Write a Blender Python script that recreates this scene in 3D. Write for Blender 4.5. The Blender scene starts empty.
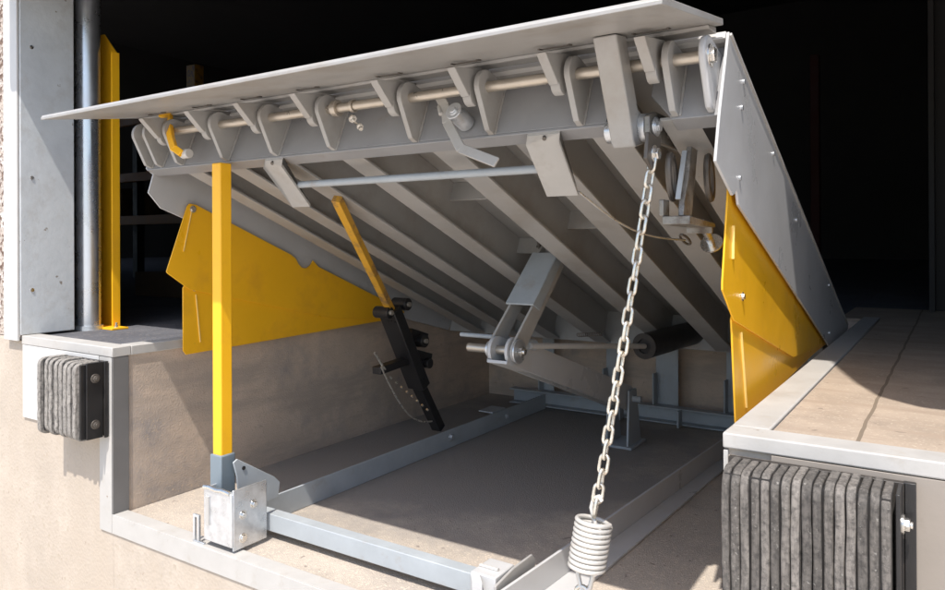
import bpy, bmesh, math, random
from mathutils import Vector, Matrix
R_ = math.radians
random.seed(7)
sc = bpy.context.scene
COL = sc.collection

# ------------------------------------------------------------------ materials
def new_mat(name):
    m = bpy.data.materials.new(name); m.use_nodes = True
    nt = m.node_tree
    b = nt.nodes['Principled BSDF']
    return m, nt, b

def mat(name, col, rough=.5, metal=0., var=.12, scale=9., bump=.05, bscale=140., dirt=None, dscale=3., dlo=.52, dhi=.68, spec=.5, streak=None, rvar=.12, chip=None, clo=.70, cscale=42.):
    """painted / metal / mineral surface: base colour with cloudy variation, optional dirt patches, fine bump"""
    m, nt, b = new_mat(name)
    N, L = nt.nodes, nt.links
    tc = N.new('ShaderNodeTexCoord')
    mp = N.new('ShaderNodeMapping'); L.new(tc.outputs['Object'], mp.inputs[0])
    if streak: mp.inputs['Scale'].default_value = streak
    n1 = N.new('ShaderNodeTexNoise'); n1.inputs['Scale'].default_value = scale; n1.inputs['Detail'].default_value = 7; n1.inputs['Roughness'].default_value = .62
    L.new(mp.outputs[0], n1.inputs[0])
    cr = N.new('ShaderNodeValToRGB')
    c0 = [c*(1-var) for c in col]; c1 = [min(1, c*(1+var)) for c in col]
    cr.color_ramp.elements[0].position = .32; cr.color_ramp.elements[0].color = (*c0, 1)
    cr.color_ramp.elements[1].position = .68; cr.color_ramp.elements[1].color = (*c1, 1)
    L.new(n1.outputs[0], cr.inputs[0])
    out = cr.outputs[0]
    if dirt:
        n2 = N.new('ShaderNodeTexNoise'); n2.inputs['Scale'].default_value = dscale; n2.inputs['Detail'].default_value = 9; n2.inputs['Roughness'].default_value = .7
        L.new(tc.outputs['Object'], n2.inputs[0])
        r2 = N.new('ShaderNodeValToRGB'); r2.color_ramp.elements[0].position = dlo; r2.color_ramp.elements[1].position = dhi
        L.new(n2.outputs[0], r2.inputs[0])
        mx = N.new('ShaderNodeMix'); mx.data_type = 'RGBA'
        L.new(r2.outputs[0], mx.inputs['Factor']); L.new(out, mx.inputs[6]); mx.inputs[7].default_value = (*dirt, 1)
        out = mx.outputs[2]
    if chip:
        n5 = N.new('ShaderNodeTexNoise'); n5.inputs['Scale'].default_value = cscale; n5.inputs['Detail'].default_value = 6; n5.inputs['Roughness'].default_value = .6
        L.new(tc.outputs['Object'], n5.inputs[0])
        r5 = N.new('ShaderNodeValToRGB'); r5.color_ramp.elements[0].position = clo; r5.color_ramp.elements[1].position = clo+.03
        L.new(n5.outputs[0], r5.inputs[0])
        m5 = N.new('ShaderNodeMix'); m5.data_type = 'RGBA'
        L.new(r5.outputs[0], m5.inputs['Factor']); L.new(out, m5.inputs[6]); m5.inputs[7].default_value = (*chip, 1)
        out = m5.outputs[2]
    L.new(out, b.inputs['Base Color'])
    b.inputs['Metallic'].default_value = metal
    b.inputs['Specular IOR Level'].default_value = spec
    mr = N.new('ShaderNodeMapRange'); L.new(n1.outputs[0], mr.inputs[0])
    mr.inputs[1].default_value = .3; mr.inputs[2].default_value = .7
    mr.inputs[3].default_value = max(.02, rough-rvar); mr.inputs[4].default_value = min(1, rough+rvar)
    L.new(mr.outputs[0], b.inputs['Roughness'])
    if bump:
        n3 = N.new('ShaderNodeTexNoise'); n3.inputs['Scale'].default_value = bscale; n3.inputs['Detail'].default_value = 5
        L.new(mp.outputs[0], n3.inputs[0])
        bp = N.new('ShaderNodeBump'); bp.inputs['Strength'].default_value = bump; bp.inputs['Distance'].default_value = .004
        L.new(n3.outputs[0], bp.inputs['Height']); L.new(bp.outputs[0], b.inputs['Normal'])
    return m

def speck_mat(name, col, speck, sscale=160., amount=.35, bump=.4, big=None, bigscale=2.5, rough=.85, hole=None, joint=None, board=None, shade_patch=None):
    """concrete: cloudy base, stone specks, larger stains, real bump"""
    m, nt, b = new_mat(name)
    N, L = nt.nodes, nt.links
    tc = N.new('ShaderNodeTexCoord')
    def noise(s, d=8, r=.65):
        n = N.new('ShaderNodeTexNoise'); n.inputs['Scale'].default_value = s; n.inputs['Detail'].default_value = d; n.inputs['Roughness'].default_value = r
        L.new(tc.outputs['Object'], n.inputs[0]); return n
    def ramp(src, a, b_, c0=(0,0,0,1), c1=(1,1,1,1)):
        r = N.new('ShaderNodeValToRGB'); r.color_ramp.elements[0].position = a; r.color_ramp.elements[1].position = b_
        r.color_ramp.elements[0].color = c0; r.color_ramp.elements[1].color = c1
        L.new(src, r.inputs[0]); return r.outputs[0]
    def mix(f, a, b_):
        x = N.new('ShaderNodeMix'); x.data_type = 'RGBA'; L.new(f, x.inputs['Factor']); L.new(a, x.inputs[6])
        if isinstance(b_, tuple): x.inputs[7].default_value = (*b_, 1)
        else: L.new(b_, x.inputs[7])
        return x.outputs[2]
    n0 = noise(5.)
    base = ramp(n0.outputs[0], .3, .72, (*[c*.84 for c in col], 1), (*[min(1, c*1.12) for c in col], 1))
    if big:
        base = mix(ramp(noise(bigscale, 10, .7).outputs[0], .48, .66), base, big)
    v = N.new('ShaderNodeTexVoronoi'); v.inputs['Scale'].default_value = sscale; L.new(tc.outputs['Object'], v.inputs[0])
    pick = N.new('ShaderNodeSeparateColor'); L.new(v.outputs['Color'], pick.inputs[0])
    f = ramp(pick.outputs[0], 1-amount, min(1, 1-amount+.12))
    base = mix(f, base, speck)
    if board:
        mp = N.new('ShaderNodeMapping'); L.new(tc.outputs['Object'], mp.inputs[0]); mp.inputs['Scale'].default_value = board[1]
        n6 = N.new('ShaderNodeTexNoise'); n6.inputs['Scale'].default_value = 4; n6.inputs['Detail'].default_value = 9; n6.inputs['Roughness'].default_value = .7
        L.new(mp.outputs[0], n6.inputs[0])
        base = mix(ramp(n6.outputs[0], .47, .62), base, board[0])
    if hole:
        n4 = noise(38., 3, .5)
        base = mix(ramp(n4.outputs[0], .68, .73), base, hole)
    if shade_patch:  # soft-edged dark area that paints shade into the base colour
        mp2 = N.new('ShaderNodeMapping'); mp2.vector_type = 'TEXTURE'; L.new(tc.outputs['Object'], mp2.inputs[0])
        mp2.inputs['Location'].default_value = shade_patch[1]; mp2.inputs['Scale'].default_value = shade_patch[2]
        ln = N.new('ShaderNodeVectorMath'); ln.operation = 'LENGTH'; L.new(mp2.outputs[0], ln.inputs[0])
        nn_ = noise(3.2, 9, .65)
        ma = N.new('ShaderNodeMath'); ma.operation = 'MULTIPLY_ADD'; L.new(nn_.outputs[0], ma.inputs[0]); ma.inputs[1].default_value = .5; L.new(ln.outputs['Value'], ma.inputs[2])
        base = mix(ramp(ma.outputs[0], .58, .72, (1,1,1,1), (0,0,0,1)), base, shade_patch[0])
    if joint:
        base = joint(N, L, tc, base, mix)
    L.new(base, b.inputs['Base Color']); b.inputs['Roughness'].default_value = rough
    b.inputs['Specular IOR Level'].default_value = .25
    n3 = noise(90., 8, .75)
    bp = N.new('ShaderNodeBump'); bp.inputs['Strength'].default_value = bump; bp.inputs['Distance'].default_value = .006
    ad = N.new('ShaderNodeMath'); ad.operation = 'ADD'; L.new(n3.outputs[0], ad.inputs[0]); L.new(v.outputs['Distance'], ad.inputs[1])
    L.new(ad.outputs[0], bp.inputs['Height']); L.new(bp.outputs[0], b.inputs['Normal'])
    return m

M = {}
M['deck']   = mat('light_grey_paint', (.355,.348,.335), .42, var=.06, scale=6, bump=.03, dirt=(.28,.25,.215), dscale=5, dlo=.48, dhi=.8, chip=(.16,.10,.06), clo=.735)
M['deck_l'] = mat('plain_grey_paint', (.40,.385,.36), .42, var=.06, scale=8, bump=.03, dirt=(.30,.27,.23), dscale=9, dlo=.5, dhi=.8)
M['deck_b'] = mat('grey_header_paint', (.27,.27,.275), .36, var=.07, scale=7, bump=.03, dirt=(.24,.21,.18), dscale=9, dlo=.6, dhi=.8)
M['jamb_shade']   = mat('shaded_curb_angle', (.15,.145,.14), .55, var=.08, scale=9, bump=.05)  # curb steel darkened to paint shade on the inner jamb face
M['sleeve'] = mat('slate_grey_sleeve', (.17,.21,.24), .5, var=.08, scale=9, bump=.04)
M['skirt']  = mat('grey_side_paint', (.50,.50,.50), .34, var=.04, scale=4, bump=.015, dirt=(.44,.43,.41), dscale=6, dlo=.5, dhi=.9)
M['frame']  = mat('blue_grey_primer', (.36,.39,.41), .45, var=.08, scale=10, bump=.04, dirt=(.30,.26,.22), dscale=11, dlo=.58, dhi=.8, chip=(.17,.11,.07), clo=.71)
M['curb']   = mat('off_white_curb_paint', (.44,.425,.40), .55, var=.05, scale=12, bump=.06, dirt=(.37,.335,.29), dscale=13, dlo=.55, dhi=.8, chip=(.24,.18,.13), clo=.71)
M['galv']   = mat('galvanised_steel', (.62,.64,.66), .34, metal=.75, var=.16, scale=30, bump=.05, bscale=60)
M['bolt']   = mat('zinc_bolt', (.72,.70,.66), .26, metal=.95, var=.1, scale=60, bump=.02)
M['rod']    = mat('bare_steel_rod', (.52,.47,.40), .35, metal=.7, var=.12, scale=20, bump=.03)
M['dark']   = mat('oily_dark_steel', (.12,.105,.09), .42, metal=.3, var=.25, scale=20, bump=.08)
M['oily']   = mat('oily_grey_steel', (.24,.225,.20), .38, metal=.35, var=.25, scale=22, bump=.08, dirt=(.09,.07,.055), dscale=26, dlo=.48, dhi=.66)
M['black']  = mat('black_paint', (.018,.017,.017), .38, var=.2, scale=14, bump=.05)
M['blackw'] = mat('worn_black_paint', (.035,.03,.026), .5, var=.3, scale=14, bump=.08, dirt=(.12,.07,.04), dscale=18, dlo=.62, dhi=.75)
M['yellow'] = mat('safety_yellow_paint', (.95,.50,.016), .36, var=.03, scale=5, bump=.015, dirt=(.78,.38,.03), dscale=7, dlo=.52, dhi=.85, chip=(.30,.20,.10), clo=.745)
M['yslot']  = mat('worn_yellow_edge', (.95,.72,.25), .3, metal=.2, var=.06, bump=.02)
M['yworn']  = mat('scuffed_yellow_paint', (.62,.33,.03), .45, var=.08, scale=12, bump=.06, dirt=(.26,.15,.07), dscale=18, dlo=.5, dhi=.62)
M['chain']  = mat('zinc_chain', (.70,.66,.58), .3, metal=.8, var=.2, scale=60, bump=.05, dirt=(.30,.20,.12), dscale=50, dlo=.6, dhi=.75)
M['spring'] = mat('dull_zinc_spring', (.62,.60,.56), .42, metal=.35, var=.1, scale=30, bump=.03, dirt=(.38,.33,.28), dscale=30, dlo=.55, dhi=.75)
M['stl_bl'] = mat('painted_jamb_steel', (.56,.59,.61), .55, var=.07, scale=7, bump=.2, bscale=40, dirt=(.46,.46,.45), dscale=6, dlo=.5, dhi=.7, chip=(.25,.22,.19), clo=.69, cscale=30)
M['white']  = mat('white_painted_steel', (.55,.54,.52), .5, var=.05, scale=9, bump=.05, dirt=(.6,.56,.5), dscale=9, dlo=.62, dhi=.8)
M['taupe']  = mat('taupe_plate_paint', (.27,.235,.20), .55, var=.06, scale=7, bump=.06, dirt=(.20,.17,.14), dscale=7, dlo=.6, dhi=.8)
M['pipe']   = mat('galvanised_pipe', (.60,.62,.66), .30, metal=.85, var=.08, scale=9, bump=0)
M['shade_fabric']   = mat('black_shade_pad_fabric', (.03,.03,.032), .8, var=.2, bump=.2)
M['door']   = mat('grey_shade_door', (.20,.20,.20), .5, var=.1)
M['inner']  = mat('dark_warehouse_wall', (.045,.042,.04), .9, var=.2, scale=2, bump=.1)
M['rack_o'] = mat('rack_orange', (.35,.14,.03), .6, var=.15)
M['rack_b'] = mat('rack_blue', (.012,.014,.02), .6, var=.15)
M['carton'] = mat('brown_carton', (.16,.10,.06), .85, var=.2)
RUB = []
for i in range(6):
    k = .50 + .10*i
    RUB.append(mat('tyre_rubber_%s' % 'abcdef'[i], (.20*k, .18*k, .16*k), .9, var=.35, scale=150, bump=1.0, bscale=120, dirt=(.06*k,.055*k,.05*k), dscale=110, dlo=.45, dhi=.70, streak=(1,1,.15), chip=(.22,.205,.185), clo=.64, cscale=150))
RUBL = mat('cut_rubber_edge', (.27,.25,.225), .88, var=.3, scale=90, bump=1.0, bscale=120, dirt=(.09,.085,.08), dscale=110, dlo=.48, dhi=.68, streak=(1,1,.3))
M['pitfloor'] = speck_mat('pit_floor_concrete', (.47,.41,.345), (.56,.48,.39), 230, .18, .35, big=(.38,.335,.29), bigscale=1.5, hole=(.26,.22,.19), shade_patch=((.285,.262,.238),(.55,1.35,-.54),(2.3,2.5,18)))  # dark patch stands in for the shadow under the deck
M['pitwall']  = speck_mat('pit_wall_concrete', (.58,.46,.36), (.48,.38,.29), 200, .08, .16, big=(.33,.29,.26), bigscale=2.4, hole=(.40,.32,.25), board=((.42,.345,.28),(.35,.35,2.2)))
M['facade']   = speck_mat('cream_wall_concrete', (.475,.41,.34), (.41,.35,.28), 90, .10, .2, big=(.42,.36,.295), bigscale=1.9, board=((.44,.375,.305),(1,1,.25)), hole=(.37,.31,.25))
M['stucco']   = speck_mat('pebble_dash', (.50,.43,.37), (.19,.13,.10), 75, .34, 1.0, big=(.74,.70,.66), bigscale=18, rough=.9)
M['ground']   = speck_mat('apron_concrete', (.62,.57,.51), (.5,.45,.39), 60, .2, .4, big=(.56,.51,.45), bigscale=.6)
M['shadefloor']= speck_mat('shaded_dock_concrete', (.12,.122,.135), (.17,.16,.16), 90, .12, .3, big=(.09,.09,.10), bigscale=3)  # dark tone stands in for shade on the left and rear floor
def joints(N, L, tc, base, mix):
    sp = N.new('ShaderNodeSeparateXYZ'); L.new(tc.outputs['Object'], sp.inputs[0])
    nz = N.new('ShaderNodeTexNoise'); nz.inputs['Scale'].default_value = 6; L.new(tc.outputs['Object'], nz.inputs[0])
    cur = base
    for ax, pos in ((0, 2.21), (1, 1.62), (1, 2.9)):
        s = N.new('ShaderNodeMath'); s.operation = 'SUBTRACT'; L.new(sp.outputs[ax], s.inputs[0]); s.inputs[1].default_value = pos
        w = N.new('ShaderNodeMath'); w.operation = 'MULTIPLY_ADD'; L.new(nz.outputs[0], w.inputs[0]); w.inputs[1].default_value = .012; L.new(s.outputs[0], w.inputs[2])
        a = N.new('ShaderNodeMath'); a.operation = 'ABSOLUTE'; L.new(w.outputs[0], a.inputs[0])
        l = N.new('ShaderNodeMath'); l.operation = 'LESS_THAN'; L.new(a.outputs[0], l.inputs[0]); l.inputs[1].default_value = .0035
        cur = mix(l.outputs[0], cur, (.20,.16,.12))
    return cur
M['slab'] = speck_mat('tan_slab_concrete', (.40,.325,.255), (.45,.375,.295), 260, .15, .18, big=(.30,.245,.195), bigscale=3, joint=joints, board=((.34,.27,.21),(.5,3.5,1)), hole=(.25,.20,.16))

# ------------------------------------------------------------------ mesh helpers
V = Vector
class MB:
    def __init__(s): s.v = []; s.f = []
    def add(s, vs, fs):
        o = len(s.v); s.v += [V(q) for q in vs]; s.f += [tuple(i+o for i in f) for f in fs]; return s
    def box(s, a, b):
        x0,y0,z0 = [min(i,j) for i,j in zip(a,b)]; x1,y1,z1 = [max(i,j) for i,j in zip(a,b)]
        return s.add([(x0,y0,z0),(x1,y0,z0),(x1,y1,z0),(x0,y1,z0),(x0,y0,z1),(x1,y0,z1),(x1,y1,z1),(x0,y1,z1)],
                     [(0,3,2,1),(4,5,6,7),(0,1,5,4),(1,2,6,5),(2,3,7,6),(3,0,4,7)])
    def prism(s, poly, t):
        """planar polygon (3D points) pushed along vector t"""
        n = len(poly); poly = [V(p) for p in poly]; t = V(t)
        return s.add(poly+[p+t for p in poly], [tuple(range(n-1,-1,-1)), tuple(range(n,2*n))]+[(i,(i+1)%n,n+(i+1)%n,n+i) for i in range(n)])
    def bar(s, A, B, w, h, up=(0,0,1)):
        A,B = V(A),V(B); d = (B-A).normalized(); side = d.cross(V(up)).normalized(); u = side.cross(d).normalized()
        c = [A+side*a*w/2+u*b*h/2 for a,b in ((-1,-1),(1,-1),(1,1),(-1,1))]
        return s.prism(c, B-A)
    def tube(s, pts, r, n=12, closed=False, rs=None):
        pts = [V(p) for p in pts]; m = len(pts); rings = []
        prev = None
        for i,p in enumerate(pts):
            if closed: d = pts[(i+1)%m]-pts[i-1]
            else: d = pts[min(i+1,m-1)]-pts[max(i-1,0)]
            d.normalize()
            if prev is None:
                a = V((0,0,1)) if abs(d.z) < .9 else V((1,0,0)); u = d.cross(a).normalized()
            else:
                u = (prev - d*prev.dot(d)).normalized()
            prev = u; w = d.cross(u); rr = rs[i] if rs else r
            rings.append([p+(u*math.cos(2*math.pi*k/n)+w*math.sin(2*math.pi*k/n))*rr for k in range(n)])
        vs = [q for g in rings for q in g]; fs = []
        for i in range(m if closed else m-1):
            j = (i+1)%m
            for k in range(n):
                fs.append((i*n+k, i*n+(k+1)%n, j*n+(k+1)%n, j*n+k))
        if not closed:
            fs += [tuple(range(n-1,-1,-1)), tuple((m-1)*n+k for k in range(n))]
        return s.add(vs, fs)
    def cyl(s, A, B, r, n=20): return s.tube([A,B], r, n)
    def ring(s, A, B, r0, r1, n=28):
        A,B = V(A),V(B); d=(B-A).normalized(); a = V((0,0,1)) if abs(d.z)<.9 else V((1,0,0)); u=d.cross(a).normalized(); w=d.cross(u)
        vs=[]
        for P,r in ((A,r1),(B,r1),(B,r0),(A,r0)):
            vs += [P+(u*math.cos(2*math.pi*k/n)+w*math.sin(2*math.pi*k/n))*r for k in range(n)]
        fs=[]
        for g in range(4):
            for k in range(n): fs.append((g*n+k, g*n+(k+1)%n, ((g+1)%4)*n+(k+1)%n, ((g+1)%4)*n+k))
        return s.add(vs,fs)
    def hexbolt(s, P, d, r, h, shank=0):
        P=V(P); d=V(d).normalized(); s.tube([P,P+d*h], r, 6); s.tube([P-d*.003,P+d*.0015], r*1.45, 20)
        if shank: s.tube([P+d*h, P+d*(h+shank)], r*.55, 12)
        return s

ORG = {}
def multi(name, mbs, m, parent=None, bev=0.):
    return [mesh(name, q, m, parent, bev) for q in mbs]
def link(o, parent=None, org=(0,0,0)):
    COL.objects.link(o)
    if parent is not None:
        o.parent = parent; o.location = V(org) - ORG[parent.name]
    else: o.location = V(org)
    ORG[o.name] = V(org)
    return o
def thing(name, label, cat, loc, group=None):
    o = bpy.data.objects.new(name, None); o.empty_display_size = .1
    link(o, None, loc); o['label'] = label; o['category'] = cat
    if group: o['group'] = group
    return o
def mesh(name, mb, m, parent=None, bev=0., smooth=True, org=None, seg=2, ang=38):
    me = bpy.data.meshes.new(name)
    if org is None:
        if parent is not None: org = ORG[parent.name]
        else:
            lo = [min(q[i] for q in mb.v) for i in range(3)]; hi = [max(q[i] for q in mb.v) for i in range(3)]
            org = ((lo[0]+hi[0])/2, (lo[1]+hi[1])/2, lo[2])
    org = V(org)
    me.from_pydata([q-org for q in mb.v], [], mb.f)
    bm = bmesh.new(); bm.from_mesh(me); bmesh.ops.recalc_face_normals(bm, faces=bm.faces); bm.to_mesh(me); bm.free()
    ms = m if isinstance(m, (list, tuple)) else [m]
    for k in ms: me.materials.append(k)
    if smooth:
        me.shade_smooth(); me.set_sharp_from_angle(angle=R_(ang))
    o = bpy.data.objects.new(name, me); link(o, parent, org)
    if bev:
        b = o.modifiers.new('bevel', 'BEVEL'); b.width = bev; b.segments = seg; b.limit_method = 'ANGLE'; b.angle_limit = R_(40); b.harden_normals = False
    return o
def tag(o, label, cat, group=None):
    o['label'] = label; o['category'] = cat
    if group: o['group'] = group
    return o
def structure(name, mb, m, bev=0.):
    o = mesh(name, mb, m, None, bev, org=(0,0,0)); o['kind'] = 'structure'; return o

# ------------------------------------------------------------------ layout (metres). x along dock face, y into building, z up; pit 0<x<2
D = .542; L = 2.043; TH = .3922; LD = 2.06
c_, s_ = math.cos(TH), math.sin(TH)
def dk(x, v, n): return V((x, L - c_*v + s_*n, s_*v + c_*n))
VD = V((0,-c_,s_)); ND = V((0,s_,c_))

# ---------------- setting
g = MB().box((-60,-80,-1.6),(60,60,-1.35)); structure('ground', g, M['ground'])
w = MB()
w.box((-9,0,-1.36),(-.003,.053,-.003)).box((-.002,0,-1.36),(2.002,.1,-D-.004)).box((2.003,0,-1.36),(9,.053,-.003))
structure('dock_wall', w, M['facade'])
pw = MB().box((-1,.0535,-.7),(0,2.35,-.003)).box((2,.0535,-.7),(3,2.35,-.003)).box((-1,2.352,-.7),(3,3,-.003))
structure('pit_wall', pw, M['pitwall'])
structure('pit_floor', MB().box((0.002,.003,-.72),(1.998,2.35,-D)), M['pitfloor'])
structure('dock_floor', MB().box((-14,.062,-.002),(-.062,2.35,.012)).box((-14,2.352,-.002),(1.9,14,.012)).box((1.902,2.99,-.002),(9,14,.012)), M['shadefloor'])
structure('dock_slab', MB().box((2.064,.062,-.002),(9,2.35,.012)).box((1.902,2.352,-.002),(9,2.988,.012)), M['slab'])
# warehouse shell: walls, ceiling (all enclose a dark room behind the open door)
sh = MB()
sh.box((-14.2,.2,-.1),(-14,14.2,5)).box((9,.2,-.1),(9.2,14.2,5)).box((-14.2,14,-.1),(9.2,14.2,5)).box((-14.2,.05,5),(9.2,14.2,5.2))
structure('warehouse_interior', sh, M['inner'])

# wall either side of the opening, and above it
wl = MB().box((-9,.045,.0),(-.705,.195,5)).box((-.705,.045,2.3),(3.1,.195,5)).box((3.1,.045,.0),(9,.195,5))
wo = mesh('stucco_wall', wl, [M['stucco']], org=(0,.1,0)); tag(wo, 'rough brown and white pebbled building wall at the left edge beside the door post', 'wall')
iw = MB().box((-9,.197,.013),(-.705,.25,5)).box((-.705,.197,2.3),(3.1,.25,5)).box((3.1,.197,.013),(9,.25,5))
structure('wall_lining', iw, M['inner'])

# ---------------- steel curb round the pit mouth
cb = thing('steel_curb', 'off white painted steel angle framing the mouth and edges of the concrete pit', 'curb', (1,0,-D))
mesh('jamb_angle', MB().box((-.075,-.006,-D-.058),(-.003,.0-.0005,-.014)), M['curb'], cb, .001)
mesh('jamb_return', MB().box((-.0025,-.0055,-D+.0065),(.005,.052,-.014)), M['jamb_shade'], cb, .001)
mesh('jamb_angle', MB().box((2.003,-.006,-D-.058),(2.075,-.0005,-.040)).box((1.995,-.006,-D+.006),(2.003,.052,-.014)), M['curb'], cb, .001)
mesh('sill_angle', MB().box((-.002,-.006,-D-.058),(2.002,-.0005,-D+.006)).box((-.002,-.0005,-D+.0005),(2.002,.048,-D+.006)), M['curb'], cb, .0012)
mesh('nosing', MB().box((-.604,-.008,-.013),(.006,.06,.020)).box((-.06,.06,-.013),(.006,2.40,.020)), M['curb'], cb, .003)
mesh('nosing', MB().box((1.994,-.008,-.010),(4.5,.060,.018)).box((1.994,.060,-.010),(2.062,2.40,.018)), M['curb'], cb, .003)

# ---------------- left opening: door post, pipe, yellow guard
dp = thing('door_post', 'pale blue grey steel door post standing at the left of the opening', 'post', (-.65,.08,0))
mesh('post_body', MB().box((-.700,-.012,.021),(-.602,.192,2.6)), M['stl_bl'], dp, .003)
mesh('edge_strip', MB().box((-.712,-.022,-.0),(-.606,-.013,2.6)), M['white'], dp, .002)
multi('screw', [MB().hexbolt((-.602,.03,z),(1,0,0),.005,.003) for z in (.19,.62,1.12)], M['bolt'], dp)
pp = thing('guard_pipe', 'shiny galvanised round pipe standing upright beside the pale door post', 'pipe', (-.645,.272,0))
mesh('pipe_body', MB().cyl((-.645,.272,.012),(-.645,.272,2.4),.047,40), M['pipe'], pp)
mesh('base_collar', MB().ring((-.645,.272,.012),(-.645,.272,.03),.048,.056), M['galv'], pp)
tg = thing('track_guard', 'yellow upright steel door track guard behind the galvanised pipe', 'guard', (-.7,.37,0))
mesh('guard_plate', MB().prism([(-.93,.372,.015),(-.604,.372,.015),(-.604,.372,1.17),(-.700,.372,1.265),(-.93,.372,1.265)],(0,.006,0)), M['yellow'], tg, .001)
mesh('guard_flange', MB().box((-.602,.345,.015),(-.594,.379,1.17)), M['yellow'], tg, .001)
fp = mesh('foot_plate', MB().box((-.86,.30,.0125),(-.52,.371,.020)), M['yellow'], tg, .001)
mesh('anchor_bolt', MB().hexbolt((-.55,.335,.020),(0,0,1),.008,.008,.012), M['bolt'], fp)

# seal pad and lowered door panel, added out of view to shade opening and floor
sp_ = thing('shade_pad', 'black pad added out of view above the opening, notched to shape the floor shadow', 'blocker', (1.4,0,1.36))
mesh('shade_pad_cover', MB().prism([(-.60,-.255,1.36),(2.00,-.255,1.36),(2.10,-.255,2.30),(2.385,-.255,2.30),(2.395,-.255,1.75),(2.415,-.255,1.46),(2.48,-.255,1.31),(3.1,-.255,1.30),(3.1,-.255,2.6),(-.60,-.255,2.6)],(0,.295,0)), M['shade_fabric'], sp_, .03, seg=4)
mesh('shade_door', MB().box((-.62,.262,1.5),(3.1,.30,2.9)), M['door']); tag(bpy.data.objects['shade_door'], 'grey door panel, unseen above the leveler, lowered to darken the opening', 'door')

# ---------------- laminated bumpers
def bumper(x0, x1, z0, z1, y1, npads, label, right):
    t = thing('dock_bumper', label, 'bumper', ((x0+x1)/2, 0, z0), 'laminated rubber dock bumpers')
    w_ = (x1-x0)/npads
    bp = MB().box((x0-.01, -.022 if not right else -.022, z0+.012), (x1+.012, -.0095, z1-.006))
    mesh('back_angle', bp, M['blackw'], t, .001)
    for i in range(npads):
        mb = MB(); xa = x0+i*w_; wd = w_*(random.uniform(.78,.90) if right else random.uniform(.52,.64))
        yo = random.uniform(-.005,.005); zt = z1-random.uniform(.0,.006); zb = z0+random.uniform(-.004,.006)
        n = 26; prof = []
        r = .026
        yf = -y1+yo
        front = []
        for k in range(7):
            a = math.pi/2*k/6; front.append((yf+r-r*math.sin(a), zt-r+r*math.cos(a)))
        m_ = 14
        for k in range(1, m_): front.append((yf+random.uniform(-.0012,.0012), zt-r-(zt-zb-2*r)*k/m_))
        for k in range(7):
            a = math.pi/2*k/6; front.append((yf+r-r*math.cos(a), zb+r-r*math.sin(a)))
        prof = [(-.024, zt)]+front+[(-.024, zb)]
        # wavy lamella: left and right outlines wander a little with height
        ph, am = random.uniform(0,6), random.uniform(.0003,.0009)
        vs = []
        def wob(z): return am*math.sin(z*26+ph)+am*.6*math.sin(z*61+ph*2)
        for (y,z) in prof: vs.append((xa+wob(z), y, z))
        for (y,z) in prof: vs.append((xa+wd+wob(z), y, z))
        k = len(prof)
        fs = [tuple(range(k-1,-1,-1)), tuple(range(k,2*k))]+[(j,(j+1)%k,k+(j+1)%k,k+j) for j in range(k)]
        mb.add(vs, fs)
        mesh('rubber_pad', mb, RUB[random.randrange(6)] if right else RUBL, t, .0022, seg=2, ang=50)
    mesh('gap_shade_fill', MB().box((x0+.004,-y1+.010,z0+.010),(x1-.004,-.0225,z1-.012)), M['black'], t)  # added black box: darkens the gaps and stops light between pads
    ep = mesh('end_angle', MB().box((x1+.002,-y1+.022,z0+.008),(x1+.008,-.0235,z1-.006)), M['black'], t, .001)
    fx = -.014 if not right else x1+.026
    mesh('foot_plate', MB().box((x1+.0085,-.022,z0+.006),(fx,-.0095,z1-.005)), M['black'], t, .001)
    for zz in ((z1-.058, z0+.055) if not right else (z1-.062, (z0+z1)/2, z0+.06)):
        mesh('bolt', MB().hexbolt((x1+.010,-.050,zz),(1,0,0),.0105,.009,.004), M['bolt'] if right else M['dark'], ep, .001)
    return t
bumper(-.291,-.030,-.285,-.020,.100,8,'small square laminated bumper with light rubber edges, on the wall left of the pit',False)
bumper(2.018,2.272,-.520,-.014,.112,16,'tall laminated rubber bumper below the tan slab, right of the pit',True)
tag(mesh('mounting_plate', MB().box((-.598,-.0075,-.287),(-.078,-.0005,-.014)), M['white'], None, .001), 'white steel plate on the wall behind the small left bumper', 'plate', 'bumper mounting plates')
tag(mesh('mounting_plate', MB().box((2.078,-.0075,-.60),(3.0,-.0005,-.0115)), M['taupe'], None, .001), 'plain taupe steel plate on the wall right of the tall bumper', 'plate', 'bumper mounting plates')

# ---------------- DOCK LEVELER (raised deck)
dl = thing('dock_leveler', 'raised grey steel dock leveler deck with hinged lip, seen from its ribbed underside', 'dock leveler', (1,L,0))
def dprism(poly_vn, x0, x1, mb=None):
    mb = mb or MB(); return mb.prism([dk(x0,v,n) for v,n in poly_vn], (x1-x0,0,0))
mesh('deck_plate', dprism([(0,0),(2.045,0),(2.045,-.010),(0,-.010)],.03,1.966), M['deck'], dl, .001)
mesh('deck_edge_glint', dprism([(2.046,-.012),(2.062,-.012),(2.062,.004),(2.046,.004)],.03,1.966), M['white'], dl, .001)  # added white bar stands in for sunlight on the deck edge
BX = (.225,.44,.665,.935,1.255,1.505,1.705,1.875)
for x in BX:
    prof = [(-.004,-.0105),(.004,-.0105),(.004,-.157),(.040,-.157),(.040,-.165),(-.040,-.165),(-.040,-.157),(-.004,-.157)]
    mb = MB(); A = [dk(x+a,2.018,n) for a,n in prof]; mb.prism(A, dk(x,.10,0)-dk(x,2.018,0))
    mesh('beam', mb, M['deck'], dl, .0015)
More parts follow.
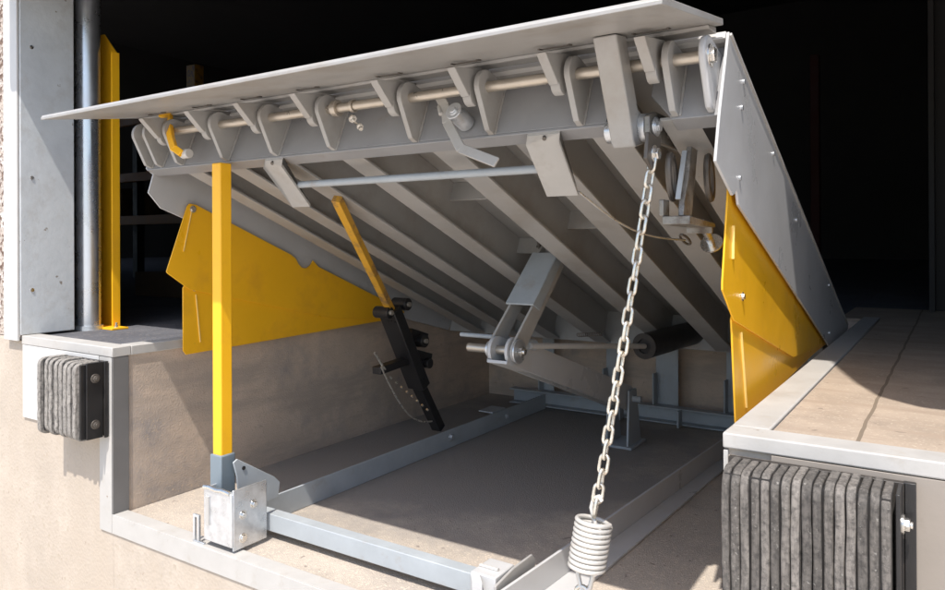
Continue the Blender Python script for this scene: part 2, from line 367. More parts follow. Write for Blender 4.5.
# hat stiffeners / cross plates between beams
for (x0,x1,v) in ((.939,1.251,1.50),(.939,1.251,1.02),(1.259,1.501,1.25)):
    mb = MB(); mb.prism([dk(x0,v,-.0105),dk(x0,v+.008,-.0105),dk(x0,v+.008,-.075),dk(x0,v,-.075)],(x1-x0,0,0)); mesh('cross_plate', mb, M['deck'], dl, .001)
mesh('rear_beam', dprism([(.085,-.0105),(.095,-.0105),(.095,-.165),(.085,-.165)],.036,1.96), M['deck'], dl, .001)
# header with a gap where the lip arm passes
hd = MB()
def hpoly(pts, v=2.020, t=.012): hd.prism([dk(x,v,n) for x,n in pts], VD*t)
hpoly([(.036,-.011),(1.722,-.011),(1.722,-.165),(.036,-.165)])
hpoly([(1.815,-.011),(1.962,-.011),(1.962,-.168),(1.865,-.168),(1.815,-.110)])
hpoly([(1.722,-.011),(1.815,-.011),(1.815,-.030),(1.722,-.030)])
for a,b in ((.036,1.722),(1.865,1.962)):
    hd.prism([dk(a,2.032,-.1655),dk(a,1.985,-.1655),dk(a,1.985,-.1725),dk(a,2.032,-.1725)],(b-a,0,0))
mesh('header', hd, M['deck_b'], dl, .0015)
# deck lugs
def arc(cx, cy, r, a0, a1, n=8): return [(cx+r*math.cos(R_(a0+(a1-a0)*i/n)), cy+r*math.sin(R_(a0+(a1-a0)*i/n))) for i in range(n+1)]
RV, RN = 2.100, -.078
lug = [(2.033,-.030)]+arc(RV,RN,.040,80,-38)+[(2.066,-.160)]+[(2.056,-.168),(2.033,-.168)]
LX = (.055,.115,.225,.455,.680,.910,1.195,1.425,1.655,1.868)
for x in LX:
    lm = dprism(lug, x, x+.014)
    for side in (-.0015, .0155):
        lm.tube([dk(x+side, 2.0335, -.036-.130*k/16) for k in range(17)], .003, 6, rs=[random.uniform(.0022,.0042) for _ in range(17)])
    mesh('hinge_lug', lm, M['deck'], dl, .004, seg=3)
mesh('end_lug', dprism(lug, 1.940, 1.954), M['skirt'], dl, .004)
mesh('hinge_rod', MB().cyl(dk(.055,RV,RN),dk(1.962,RV,RN),.0125,24), M['rod'], dl)
mesh('rod_head', MB().hexbolt(dk(1.9545,RV,RN),(1,0,0),.016,.010), M['bolt'], dl, .002)
multi('rod_collar', [MB().ring(dk(.945,RV,RN),dk(.963,RV,RN),.0127,.022), MB().ring(dk(1.010,RV,RN),dk(1.020,RV,RN),.0127,.017)], M['rod'], dl, .001)
nb = MB(); nb.tube([dk(.992,2.075,-.090),dk(1.010,2.085,-.112),dk(1.050,2.085,-.138)],.0035,8); nb.hexbolt(dk(1.010,2.085,-.108),(.6,-.3,-.6),.0075,.010); nb.hexbolt(dk(1.045,2.085,-.135),(.6,-.3,-.6),.006,.012)
mesh('grease_fitting', nb, M['bolt'], dl)
# lip
lp = MB()
LY0, LZ0, LY1, LZ1 = .118, .812, -.246, .757      # rear / front of top face
t_ = V((0, LZ1-LZ0, -(LY1-LY0))); ln_ = V((0,-(LZ0-LZ1), (LY0-LY1))).normalized()
def lipn(f, d, x):  # f 0 rear .. 1 front, d below the top face
    return V((x, LY0+(LY1-LY0)*f, LZ0+(LZ1-LZ0)*f)) - ln_*d
lp.prism([lipn(0,0,.03),lipn(.985,0,.03),lipn(1,.006,.03),lipn(1,.013,.03),lipn(0,.013,.03)],(1.936,0,0))
lipo = mesh('lip', lp, M['deck'], dl, .0012)
lb = MB(); lb.prism([lipn(-.02,.0132,.045),lipn(.13,.0132,.045),lipn(.12,.021,.045),lipn(-.02,.027,.045)],(1.905,0,0))
mesh('hinge_strip', lb, M['deck'], lipo, .002)
liplug = [(2.066,-.010),(2.105,-.028),(2.205,-.088),(2.192,-.094),(2.128,-.118)]+arc(RV+.004,-.100,.026,-20,-110,5)+[(2.072,-.082)]
for i,x in enumerate(LX[2:]):
    mesh('lip_lug', dprism(liplug, x-.034, x-.011), M['deck'], lipo, .003)
    xx = x-.055
    wb = MB(); f0 = .235
    for (fa,fb,xa,xb) in ((f0,f0+.012,xx,xx+.075),(f0,f0+.045,xx,xx+.004),(f0,f0+.045,xx+.071,xx+.075)):
        wb.prism([lipn(fa,.0131,xa),lipn(fb,.0131,xa),lipn(fb,.0158,xa),lipn(fa,.0158,xa)],(xb-xa,0,0))
    mesh('weld_tab', wb, M['dark'], lipo)
# lip arm + pin + link
la = MB().prism([(1.746,-.022,.776),(1.746,.070,.575),(1.746,.082,.564),(1.746,.128,.575),(1.746,.148,.600),(1.746,.140,.632),(1.746,.095,.645),(1.746,.030,.784)],(.051,0,0))
arm = mesh('lip_arm', la, M['deck'], dl, .003)
pb = MB(); pb.ring((1.7975,.115,.608),(1.812,.115,.608),.008,.030); pb.cyl((1.736,.115,.608),(1.830,.115,.608),.0105,20); pb.ring((1.826,.115,.608),(1.831,.115,.608),.008,.021); pb.hexbolt((1.832,.115,.608),(1,0,0),.012,.007)
mesh('pin', pb, M['galv'], arm, .001)
mesh('nut', MB().cyl((1.724,.105,.603),(1.7445,.105,.603),.024,24), M['galv'], arm, .002)
lk = MB().prism([(1.813,.085,.628),(1.813,.085,.588),(1.813,.105,.578),(1.813,.44,.572),(1.813,.44,.632),(1.813,.125,.642)],(.012,0,0))
lko = mesh('link_bar', lk, M['oily'], dl, .002)
mesh('rivet', MB().cyl((1.825,.20,.598),(1.829,.20,.598),.007), M['dark'], lko)
ck = MB().prism([(1.826,.055,.590),(1.826,.045,.535),(1.826,.075,.515),(1.826,.125,.545),(1.826,.130,.585)],(.008,0,0))
mesh('chain_plate', ck, M['dark'], dl, .002)
# keeper bracket hanging behind the arm
kb = MB(); kb.prism([(1.872,.178,.570),(1.872,.222,.566),(1.872,.200,.49),(1.872,.178,.42),(1.872,.120,.42),(1.872,.126,.450),(1.872,.156,.50)],(.012,0,0))
kb.prism([(1.842,.110,.402),(1.842,.300,.398),(1.842,.300,.408),(1.842,.110,.420)],(.058,0,0)); kb.box((1.835,.110,.420),(1.845,.150,.455)); kb.box((1.835,.292,.385),(1.895,.300,.408))
kbo = mesh('keeper_bracket', kb, M['oily'], dl, .002)
mesh('bracket_edge', MB().bar((1.871,.124,.455),(1.871,.172,.560),.004,.010,(1,0,0)), M['frame'], kbo)
mesh('bracket_bolt', MB().tube([(1.872,.290,.410),(1.872,.385,.350)],.009,10).hexbolt((1.872,.37,.362),(0,.8,-.6),.018,.012), M['bolt'], kbo)
for hx_, hy in ((1.845,.165),(1.905,.235)):
    el = [(hx_, hy+.020*math.cos(2*math.pi*k/20)-.008*math.sin(2*math.pi*k/20), .505+.046*math.sin(2*math.pi*k/20)) for k in range(20)]
    mesh('oval_ring', MB().tube(el,.0075,8,closed=True), M['dark'], dl)
# black bar added to darken the gap beside the right skirt
mesh('gap_shade_strip', MB().bar(dk(1.938,1.99,-.158),dk(1.938,.7,-.140),.045,.03), M['black'], dl, .004)
# folding support plates with cross rod
for xa, xb in ((.635,.712),(1.528,1.612)):
    sm = MB().prism([dk(xa,2.030,-.178),dk(xb,2.030,-.178),dk(xb,2.026,-.2),dk(xb-.012,1.868,-.256),dk(xa-.012,1.868,-.256),dk(xa,2.026,-.2)],ND*.008)
    po = mesh('support_plate', sm, M['deck_l'], dl, .002)
mesh('cross_rod', MB().cyl(dk(.690,1.935,-.214),dk(1.530,1.935,-.214),.0105,16), M['frame'], dl)
multi('plate_hanger', [MB().tube([dk(.665,2.02,-.172),dk(.672,2.03,-.19)],.005,8), MB().tube([dk(1.57,2.02,-.172),dk(1.575,2.03,-.19)],.005,8)], M['dark'], dl)
# cable and eye
pts = [dk(1.600,1.868,-.246)]
for i in range(1,15):
    f = i/14; pts.append(dk(1.600+.135*f,1.868-.40*f,-.246+.04*f-.035*math.sin(math.pi*f)))
mesh('release_cable', MB().tube(pts,.0028,8), M['galv'], dl)
ey = [dk(1.735+.010*math.cos(a)+.03*f_,1.468+.035*math.sin(a),-.205) for a,f_ in [(2*math.pi*k/14, 0) for k in range(14)]]
mesh('cable_eye', MB().tube(ey,.0035,8,closed=True), M['dark'], dl)
# lever with roller under the header
lv = MB().tube([dk(1.290,2.075,-.085),dk(1.300,2.09,-.110),dk(1.315,2.095,-.135)],.006,8)
P = [dk(1.288,2.09,-.075),dk(1.318,2.09,-.110),dk(1.335,2.09,-.155),dk(1.395,2.09,-.232),dk(1.500,2.09,-.275)]
for a,b in zip(P,P[1:]): lv.bar(a, b+(b-a)*.03, .007, .024, ND)
lvo = mesh('release_lever', lv, M['deck_l'], dl, .002)
mesh('roller', MB().cyl(dk(1.352,2.036,-.130),dk(1.352,2.098,-.130),.022,24).hexbolt(dk(1.352,2.098,-.130),VD,.009,.006), M['galv'], lvo, .001)
# yellow lip latch at left
P = [dk(.155,2.12,-.018),dk(.205,2.12,-.030),dk(.232,2.12,-.075),dk(.262,2.12,-.115),dk(.300,2.12,-.155),dk(.330,2.11,-.170)]
lt = MB()
for a,b in zip(P,P[1:]): lt.bar(a, b+(b-a)*.12, .014, .022, ND)
lto = mesh('lip_latch', lt, M['yellow'], dl, .002)
mesh('latch_roller', MB().cyl(dk(.318,2.095,-.165),dk(.352,2.095,-.165),.015,24), M['white'], lto, .002)
# side skirts
skp = [(0.02,0.003),(2.060,0.003),(2.058,-.185),(2.050,-.285),(1.912,-.292),(1.885,-.268),(1.862,-.290),(.45,-.215),(.10,-.165)]
sr = mesh('side_skirt', dprism(skp,1.9665,1.9725), M['skirt'], dl, .001)
for v,n in ((1.925,-.029),(1.920,-.09),(1.881,-.237),(1.258,-.059),(.598,-.021),(.538,-.179),(1.60,-.03)):
    mesh('rivet', MB().tube([dk(1.9722,v,n),dk(1.9765,v,n)],.0055,12), M['galv'], sr)
mesh('edge_bead', MB().bar(dk(1.9745,2.055,0.000),dk(1.9745,.05,0.000),.004,.006), M['curb'], sr)
skl = [(0.02,0.0),(2.052,0.0),(2.03,-.165),(2.000,-.172),(1.993,-.238),(1.93,-.268),(.45,-.215),(.10,-.165)]
mesh('side_skirt', dprism(skl,.0235,.0295), M['skirt'], dl, .001)
# toe guards (telescoping): yellow plates inside the skirts
def upper(x, notch):
    p = [(.085,.290)] if not notch else [(.168,.278)]
    if notch:
        p = [(.168,.268),(.172,.262),(.26,.200),(1.0,.03),(1.45,-.005),(1.49,.015),(1.475,.030),(1.286,.106)]
        p += [(.900,.262),(.868,.290)]
        p += [(.852,.270),(.830,.258),(.806,.260),(.786,.276),(.770,.300),(.742,.318)]
        p += [(.290,.506),(.262,.510),(.252,.500)]
    else:
        p = [(.142,.283),(.142,.268),(.232,.198),(.9,.03),(1.9,-.03),(1.9,.02),(1.49,.04),(.42,.500),(.22,.56),(.205,.54)]
    return MB().prism([(x,y,z) for y,z in p],(.004,0,0))
def lower(x, y0, zt, zb):
    p = [(y0+.012,zt),(y0,zt-.015),(y0+.0+(.032 if x>1 else 0),zb+.015),(y0+.012+(.032 if x>1 else 0),zb),(1.3,-.012),(1.85 if x>1 else 1.46,-.01),(1.85 if x>1 else 1.46,.0),(y0+.55,zt-.075),(y0+.05,zt+.002)]
    return MB().prism([(x,y,z) for y,z in p],(.004,0,0))
def slot(mb, x, A, B, r=.0035):
    mb.bar((x,A[0],A[1]),(x,B[0],B[1]),.0025,.006,(1,0,0)); return mb
u = mesh('toe_guard', upper(.041,True), M['yellow'], dl, .001)
mesh('slot', slot(MB(),.0465,(.268,.480),(.235,.338)), M['yslot'], u)
mesh('bolt', MB().hexbolt((.0455,.275,.490),(1,0,0),.009,.006), M['bolt'], u)
l_ = mesh('toe_guard', lower(.034,.238,.222,-.034), M['yellow'], dl, .001)
mesh('slot', slot(MB(),.0395,(.290,.180),(.308,.005)), M['yslot'], l_)
mesh('bolt', MB().hexbolt((.0385,.286,.205),(1,0,0),.009,.006), M['bolt'], l_)
u = mesh('toe_guard', upper(1.953,False), M['yellow'], dl, .001)
mesh('slot', slot(MB(),1.959,(.218,.400),(.214,.330)), M['yslot'], u)
mesh('bolt', MB().hexbolt((1.9575,.300,.245),(1,0,0),.007,.005), M['bolt'], u)
l_ = mesh('toe_guard', lower(1.9475,.232,.215,-.040), M['yellow'], dl, .001)
mesh('slot', slot(MB(),1.953,(.305,.165),(.350,-.010)), M['yslot'], l_)

# ---------------- base frame on the pit floor
bf = thing('base_frame', 'blue grey steel angle frame lying on the pit floor under the raised deck', 'frame', (1,1.1,-D))
mesh('side_rail', MB().box((.474,.17,-D+.001),(.482,2.16,-.462)).box((.40,.17,-D+.001),(.474,2.16,-D+.009)), M['frame'], bf, .0012)
a0, a1 = V((1.440,.10,0)), V((1.548,2.16,0))
rr = MB(); zt, zb = -.462, -D+.001
rr.prism([(1.440,.10,zb),(1.448,.10,zb),(1.556,2.16,zb),(1.548,2.16,zb)],(0,0,zt-zb))
rr.prism([(1.4485,.10,zb),(1.530,.10,zb),(1.600,2.16,zb),(1.5565,2.16,zb)],(0,0,.008))
mesh('side_rail', rr, M['skirt'], bf, .0012)
mesh('cross_bar', MB().box((.500,.150,-.516),(1.352,.190,-.463)), M['frame'], bf, .002)
rb = MB().box((.25,2.165,-.535),(1.93,2.225,-.528)).box((.25,2.218,-.528),(1.93,2.226,-.462)).box((.25,2.165,-.461),(1.93,2.225,-.454))
mesh('rear_rail', rb, M['frame'], bf, .0015)
for x in (.42,.80,1.07,1.42,1.78):
    w_ = .115 if x in (1.07,) else .07
    mesh('upright', MB().box((x,2.245,-.535),(x+w_,2.253,.02 if x > 1 else -.1)).box((x,2.245,-.46),(x+.008,2.19,-.30)), M['frame'], bf, .0015)
for x in (.92,1.22,1.62): mesh('gusset', MB().box((x,2.11,-.535),(x+.010,2.164,-.455)), M['frame'], bf, .0012)
multi('frame_bolt', [MB().hexbolt((.4825,1.27,-.495),(1,0,0),.012,.010), MB().hexbolt((.45,1.52,-.533),(0,0,1),.012,.012), MB().hexbolt((.4825,1.75,-.50),(1,0,0),.010,.010)], M['galv'], bf, .001)
mesh('rail_clip', MB().box((.40,1.62,-.4615),(.48,1.74,-.455)), M['frame'], bf, .001)
ebk = MB().box((1.353,.118,-D+.001),(1.425,.210,-.440)); ebk.prism([(1.353,.117,-.44),(1.37,.100,-.45),(1.37,.100,-.54),(1.353,.117,-.54)],(.03,0,0))
mesh('corner_block', ebk, M['skirt'], bf, .003)
cp = MB().prism([(1.428,.105,-D+.001),(1.428,.105,-.452),(1.428,.19,-.440),(1.428,.285,-.440),(1.428,.300,-.455),(1.428,.300,-D+.001)],(.007,0,0))
mesh('corner_plate', cp, M['deck'], bf, .002)
mesh('weld_bead', MB().tube([(1.358+.006*k,.155,-.4385+(.0015 if k%2 else 0)) for k in range(10)],.005,8), M['curb'], bf)
# corner gusset at the left
gs = MB().prism([(.512,.088,-.345),(.512,.075,-.300),(.512,.09,-.292),(.512,.235,-.385),(.512,.258,-.408),(.512,.250,-.455),(.512,.10,-.46)],(.006,0,0))
mesh('corner_gusset', gs, M['frame'], bf, .0015)

# ---------------- yellow support post (front left)
sp = thing('support_post', 'bright yellow square post standing in a socket under the left front of the deck', 'post', (.47,.075,-D))
mesh('post_tube', MB().box((.449,.052,-.285),(.491,.094,.612)), M['yellow'], sp, .004, seg=3)
mesh('socket_tube', MB().box((.4435,.046,-.44),(.4965,.100,-.277)), M['sleeve'], sp, .004)
mesh('socket_pin', MB().cyl((.495,.112,-.325),(.521,.112,-.325),.006), M['black'], sp)
bk = MB()
bk.box((.470,.004,-.518),(.598,.010,-.362)); bk.box((.592,.010,-.530),(.598,.135,-.352)); bk.box((.470,.010,-.40),(.476,.09,-.362))
sb = mesh('socket_bracket', bk, M['galv'], sp, .003)
sl = MB(); sl.tube([(.492,.003,-.385),(.492,.003,-.470)],.007,10)
mesh('weld_edge', MB().tube([(.474,.004,-.360),(.50,.003,-.357),(.53,.004,-.361),(.56,.004,-.358),(.592,.004,-.361)],.007,10), M['bolt'], sb)
mesh('bracket_slot', sl, M['curb'], sb)
mesh('bracket_tab', MB().box((.418,.004,-.530),(.426,.012,-.452)).box((.438,.004,-.530),(.446,.012,-.452)).box((.426,.004,-.460),(.438,.012,-.452)).box((.418,.004,-.538),(.470,.012,-.530)), M['galv'], sb, .001)
multi('bracket_bolt', [MB().hexbolt((.5985,.045,-.432),(1,0,0),.009,.008), MB().hexbolt((.5985,.085,-.412),(1,0,0),.009,.008), MB().hexbolt((.5985,.045,-.500),(1,0,0),.010,.005)], M['bolt'], sb, .001)

# ---------------- black prop with worn yellow bar (behind)
bs = thing('maintenance_prop', 'slanting black steel prop with a scuffed yellow bar, standing on the left frame rail', 'prop', (.42,1.25,-.462))
mesh('prop_bar', MB().bar((.425,.935,.080),(.683,.352,.509),.026,.030,(1,0,0)), M['yworn'], bs, .002)
mesh('prop_channel', MB().bar((.42,1.262,-.462),(.42,1.120,-.250),.040,.052,(1,0,0)).bar((.42,1.122,-.252),(.42,.925,.095),.052,.088,(1,0,0)), M['black'], bs, .004)
multi('pivot_ear', [MB().cyl((.385,y,z),(.460,y,z),r,18) for (y,z,r) in ((.885,.085,.024),(1.000,.110,.026),(1.115,-.055,.028),(1.150,-.155,.022))], M['black'], bs, .002)
multi('side_tab', [MB().bar((.42,1.05,-.02),(.42,1.165,-.055),.05,.03,(1,0,0)), MB().bar((.42,1.07,-.11),(.42,1.19,-.145),.05,.035,(1,0,0))], M['black'], bs, .002)
multi('pivot_pin', [MB().cyl((.46,y,z),(.470,y,z),.010,14) for (y,z) in ((.885,.085),(1.000,.110),(1.115,-.055))], M['rod'], bs)
mesh('side_lug', MB().bar((.42,1.03,-.130),(.42,.845,-.145),.03,.045,(1,0,0)), M['black'], bs, .003)
kp = []
for i in range(19):
    f = i/18; kp.append((.45,.838+.335*f,-.125-.285*f-.075*math.sin(math.pi*f)))
mesh('safety_wire', MB().tube(kp,.0035,8), M['chain'], bs)
mesh('wire_pin', MB().cyl((.45,.800,-.065),(.45,.862,-.140),.005,8), M['chain'], bs)
# bead chain dots
for i in range(1,9):
    f = i/9; p0 = V((.45,.860+.31*f,-.150-.225*f)); mesh('bead', MB().tube([p0,p0+V((0,.008,-.006))],.0045,8), M['chain'], bs)

# ---------------- lifting linkage in the middle
lm = thing('lift_linkage', 'folding grey lift arm with pivot bolt, rod and black cylinder under the deck', 'lift arm', (1.1,1.2,-D))
U_, K_, B_ = V((1.1,1.085,.345)), V((1.1,.705,.008)), V((1.1,1.72,-.330))
up = MB()
for x in (1.052,1.138):
    up.bar(V((x+.005,0,0))+V((0,K_.y,K_.z)), V((x+.005,0,0))+V((0,U_.y,U_.z)), .010, .062, (1,0,0)) if False else None
def armplate(mb, x0, x1, A, B, hA, hB):
    d = (B-A).normalized(); n = V((0,-d.z,d.y))
    A=V((x0,A.y,A.z)); B=V((x0,B.y,B.z))
    pts = [A-n*hA, B-n*hB]+[B+d*hB*math.cos(t)*.9-n*hB*math.cos(math.pi/2-t)*0+n*hB*math.sin(t)*0 for t in ()]
    pts = []
    for k in range(9):
        t = math.pi/2+math.pi*k/8; pts.append(A + (d*math.cos(t)+n*math.sin(t))*hA)
    for k in range(9):
        t = -math.pi/2+math.pi*k/8; pts.append(B + (d*math.cos(t)+n*math.sin(t))*hB)
    mb.prism(pts, (x1-x0,0,0))
upo = None
for x in (1.052,1.140):
    up = MB(); armplate(up, x, x+.009, K_, U_, .036, .028); upo = mesh('upper_arm', up, M['deck_l'], lm, .0015)
d = (U_-K_).normalized(); nn = V((0,-d.z,d.y))
cv = MB(); cv.prism([V((1.046,0,0))+V((0,p.y,p.z)) for p in (K_+d*.17+nn*.038, K_+d*.43+nn*.038, K_+d*.43+nn*.046, K_+d*.17+nn*.046)],(.109,0,0))
cv.prism([V((1.1495,0,0))+V((0,p.y,p.z)) for p in (K_+d*.17+nn*.046, K_+d*.43+nn*.046, K_+d*.43+nn*.006, K_+d*.19-nn*.006)],(.006,0,0))
mesh('cover_plate', cv, M['frame'], upo, .002)
lw = MB()
for x in (1.062,1.126): armplate(lw, x, x+.011, K_, B_, .046, .054)
dl_ = (B_-K_).normalized(); n2 = V((0,-dl_.z,dl_.y))
lw.prism([V((1.074,p.y,p.z)) for p in (K_+dl_*.06-n2*.026, B_-n2*.034, B_-n2*.040, K_+dl_*.06-n2*.033)],(.051,0,0))
lw.prism([V((1.074,p.y,p.z)) for p in (K_+dl_*.16+n2*.026, B_+n2*.034, B_+n2*.040, K_+dl_*.16+n2*.033)],(.051,0,0))
lw.prism([V((1.0625,p.y,p.z)) for p in (K_-dl_*.035-n2*.050, K_+dl_*.14-n2*.0465, K_+dl_*.14-n2*.038, K_-dl_*.035-n2*.040)],(.074,0,0))
for x_ in (1.0605,1.1375): lw.prism([V((x_,p.y,p.z)) for p in (K_-dl_*.035-n2*.048, K_+dl_*.10-n2*.045, K_+dl_*.10+n2*.020, K_-dl_*.035-n2*.006)],(.0012,0,0))
mesh('lower_arm', lw, M['skirt'], lm, .0012)
kn = MB(); kn.cyl(V((.955,.705,.008)),V((1.16,.705,.008)),.0145,22)
mesh('knee_pin', kn, M['rod'], lm, .003)
kwo, _ = multi('washer', [MB().ring((1.152,.705,.008),(1.158,.705,.008),.010,.040), MB().ring((1.040,.705,.008),(1.050,.705,.008),.0147,.028)], M['galv'], lm, .001)
mesh('nut', MB().tube([(1.159,.705,.008),(1.172,.705,.008)],.017,6).cyl((1.172,.705,.008),(1.180,.705,.008),.010), M['bolt'], kwo, .001)
mesh('thin_bar', MB().cyl((.86,.80,.035),(1.06,.80,.035),.008,10), M['frame'], lm)
CA, CB = V((1.290,1.50,-.060)), V((1.362,1.93,-.045))
mesh('cylinder', MB().cyl(CA, CB, .052, 36), M['black'], lm, .006)
cd = (CB-CA).normalized()
mesh('cylinder_rim', MB().ring(CA-cd*.010, CA-cd*.001, .030, .0530, 36), M['blackw'], lm)
mesh('piston_rod', MB().cyl((1.145,.80,.014),CA-cd*.005,.0105,16), M['curb'], lm)
mesh('rod_end', MB().cyl((1.12,.775,.022),(1.132,.85,.010),.020,16), M['frame'], lm, .002)
sg = []
for i in range(120):
    a = i/10*2*math.pi; f = i/119; q = V((1.150,1.16,.012)).lerp(V((1.185,1.30,.004)), f); sg.append(q+V((math.cos(a)*.007,0,math.sin(a)*.007)))
mesh('small_spring', MB().tube(sg,.0016,6), M['dark'], lm)
br = MB()
for x in (1.045,1.152): br.prism([(x,1.02,.400),(x,1.16,.345),(x,1.13,.290),(x,1.085,.300),(x,1.04,.345)],(.008,0,0))
br.cyl((1.02,1.085,.345),(1.185,1.085,.345),.012,16)
mesh('deck_bracket', br, M['dark'], lm, .0015)
bt = MB()
for x in (1.045,1.142): bt.prism([(x,1.66,-D+.001),(x,1.82,-D+.001),(x,1.76,-.29),(x,1.68,-.29)],(.010,0,0))
bt.cyl((1.02,1.72,-.330),(1.19,1.72,-.330),.014,16); bt.box((1.03,1.65,-D+.001),(1.17,1.83,-D+.012))
mesh('floor_bracket', bt, M['frame'], lm, .0015)

# ---------------- pull chain with spring
P0, P1 = V((1.832,.088,.548)), V((1.738,.000,-.185))
ch = thing('pull_chain', 'long zinc plated chain hanging from the lip arm down to a coil spring', 'chain', P0)
mesh('shackle_bolt', MB().hexbolt((1.835,.088,.548),(1,0,0),.013,.010), M['bolt'], ch, .001)
pitch, wr, hw, hl = .0305, .0036, .0090, .0190
lp_ = []
for k in range(9): a = -math.pi/2+math.pi*k/8; lp_.append((math.cos(a)*hw, 0, -(hl-hw) + 0) if False else (hw*math.sin(a)*-1, 0, (hl-hw)+hw*math.cos(a)))
for k in range(9): a = -math.pi/2+math.pi*k/8; lp_.append((hw*math.sin(a), 0, -(hl-hw)-hw*math.cos(a)))
lmesh = MB().tube(lp_, wr, 9, closed=True)
me = bpy.data.meshes.new('chain_link'); me.from_pydata(lmesh.v, [], lmesh.f); me.materials.append(M['chain']); me.shade_smooth()
dirv = (P1-P0); tot = dirv.length; dirn = dirv.normalized(); nl = int(tot/pitch)
q0 = dirn.to_track_quat('-Z','Y'); 
for i in range(nl):
    o = bpy.data.objects.new('chain_link', me); COL.objects.link(o); o.parent = ch
    f = (i+.6)/nl; p = P0.lerp(P1, f); sag = V((0,0,-.010*math.sin(math.pi*f)))
    o.location = p - ORG[ch.name] + sag + V((random.uniform(-.001,.001),0,0))
    o.rotation_mode = 'QUATERNION'
    from mathutils import Quaternion
    twist = R_(22) + (math.pi/2 if i%2 else 0) + R_(random.uniform(-14,14)) + f*R_(40)
    o.rotation_quaternion = q0 @ Quaternion((0,0,1), twist)
S0 = P1 + dirn*.012; S1 = S0 + dirn*.098
e1 = dirn.cross(V((0,1,0))).normalized(); e2 = dirn.cross(e1)
rad, wire, turns = .0345, .0046, 9.6
hs = []
N_ = int(turns*26)
for i in range(N_+1):
    a = 2*math.pi*i/26; f = i/N_; hs.append(S0.lerp(S1, f)+(e1*math.cos(a)+e2*math.sin(a))*rad)
sgo = mesh('spring_coil', MB().tube(hs, wire, 10), M['spring'], ch)
hk = [P1+dirn*-.028+e1*.010, P1-dirn*.036+e1*.002, P1-dirn*.030-e1*.008, P1-dirn*.010-e1*.010, S0+dirn*.010+e1*.004, S0+dirn*.02+e1*.022, S0+dirn*.012+e1*.034]
mesh('spring_hook', MB().tube(hk,.0048,10), M['spring'], ch)
hk2 = [S1-e1*.030, S1+dirn*.004-e1*.020, S1+dirn*.022-e1*.014, S1+dirn*.040-e1*.006, S1+dirn*.046+e1*.004, S1+dirn*.036+e1*.014, S1+dirn*.010+e1*.016, S1-dirn*.004+e1*.028]
mesh('spring_hook', MB().tube(hk2,.0048,10), M['spring'], ch)
rg = [S1+dirn*.052+(e1*math.cos(a)+dirn*math.sin(a))*.014 for a in [2*math.pi*k/16 for k in range(16)]]
mesh('end_ring', MB().tube(rg,.0045,9,closed=True), M['chain'], ch)
end = V((1.655,-.0005,-.535)); st = S1+dirn*.07; dd = end-st; n_ = int(dd.length/pitch)
q1 = dd.normalized().to_track_quat('-Z','Y')
for i in range(n_):
    o = bpy.data.objects.new('chain_link', me); COL.objects.link(o); o.parent = ch
    o.location = st.lerp(end,(i+.3)/n_) - ORG[ch.name]; o.rotation_mode='QUATERNION'
    o.rotation_quaternion = q1 @ Quaternion((0,0,1), R_(25)+(math.pi/2 if i%2 else 0))

# ---------------- dim things inside the warehouse
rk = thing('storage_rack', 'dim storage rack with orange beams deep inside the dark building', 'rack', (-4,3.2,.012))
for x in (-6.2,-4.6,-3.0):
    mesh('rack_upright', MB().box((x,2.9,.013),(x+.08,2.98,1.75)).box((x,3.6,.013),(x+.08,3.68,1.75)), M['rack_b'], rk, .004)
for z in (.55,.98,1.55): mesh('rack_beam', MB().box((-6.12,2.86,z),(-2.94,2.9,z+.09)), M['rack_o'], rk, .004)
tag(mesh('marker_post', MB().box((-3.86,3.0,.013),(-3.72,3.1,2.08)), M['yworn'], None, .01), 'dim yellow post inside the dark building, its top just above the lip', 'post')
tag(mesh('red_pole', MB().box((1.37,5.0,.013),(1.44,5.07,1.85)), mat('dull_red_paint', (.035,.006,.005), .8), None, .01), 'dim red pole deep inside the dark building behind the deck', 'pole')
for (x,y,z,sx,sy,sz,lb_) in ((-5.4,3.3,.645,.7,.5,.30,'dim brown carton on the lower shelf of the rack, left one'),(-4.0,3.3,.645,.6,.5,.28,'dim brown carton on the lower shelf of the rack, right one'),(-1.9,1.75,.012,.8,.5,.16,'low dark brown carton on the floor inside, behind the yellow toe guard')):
    o = mesh('carton', MB().box((x-sx/2,y-sy/2,z+.001),(x+sx/2,y+sy/2,z+sz)), M['carton'], None, .004); tag(o, lb_, 'carton', 'cartons inside the building')
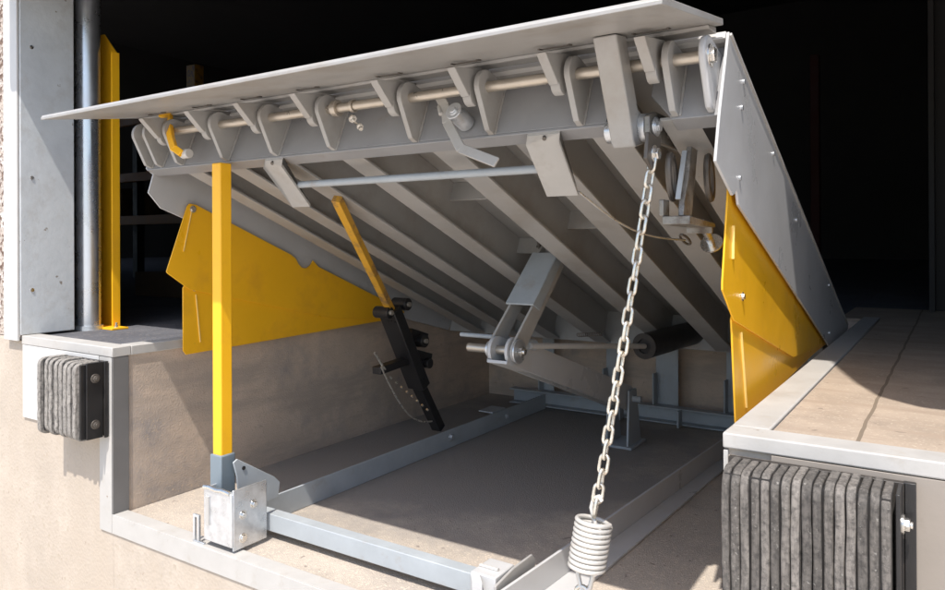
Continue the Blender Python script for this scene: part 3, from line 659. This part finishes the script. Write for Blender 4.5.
tag(mesh('steel_column', MB().box((2.235,2.86,.013),(2.26,3.06,4.9)).box((2.26,2.95,.013),(2.46,2.97,4.9)).box((2.46,2.86,.013),(2.485,3.06,4.9)), M['inner'], None, .002), 'dark steel column standing inside the building at the right edge', 'column')

# ------------------------------------------------------------------ light
SUN = V((.15,-.53,1)).normalized()
sun = bpy.data.lights.new('sun','SUN'); sun.energy = 3.3; sun.angle = R_(.55); sun.color = (1,.945,.88)
so = bpy.data.objects.new('sun', sun); COL.objects.link(so); so.rotation_mode='QUATERNION'; so.rotation_quaternion = SUN.to_track_quat('Z','Y'); so.location=(0,-5,6)
wd_ = bpy.data.worlds.new('World'); sc.world = wd_; wd_.use_nodes = True
nt = wd_.node_tree; bg = nt.nodes['Background']; sky = nt.nodes.new('ShaderNodeTexSky'); sky.sky_type='NISHITA'; sky.sun_disc=False
sky.sun_elevation = math.asin(SUN.z); sky.sun_rotation = math.atan2(SUN.x, SUN.y); sky.air_density=1.0; sky.dust_density=1.5; sky.ozone_density=1
nt.links.new(sky.outputs[0], bg.inputs[0]); bg.inputs[1].default_value = .15

# ------------------------------------------------------------------ camera
cd_ = bpy.data.cameras.new('camera'); cam = bpy.data.objects.new('camera', cd_); COL.objects.link(cam)
Fv = V((-.5523,.8336,.0016)).normalized(); Rv = V((.8336,.5523,-.0042)); Rv = (Rv-Fv*Rv.dot(Fv)).normalized(); Uv = Rv.cross(Fv)
m3 = Matrix((Rv,Uv,-Fv)).transposed()
cam.matrix_world = Matrix.Translation((2.3554,-1.379,.3693)) @ m3.to_4x4()
cd_.sensor_width = 36; cd_.lens = 733.02/945*36; cd_.shift_y = -(295-240.2)/945; cd_.clip_start=.02; cd_.clip_end = 400
sc.camera = cam
sc.view_settings.view_transform='Standard'; sc.view_settings.look='None'; sc.view_settings.gamma=1; sc.view_settings.exposure=.80
sc.cycles.max_bounces = 8; sc.cycles.diffuse_bounces = 6; sc.cycles.glossy_bounces = 4; sc.cycles.sample_clamp_indirect = 6
sc.cycles.use_denoising = True
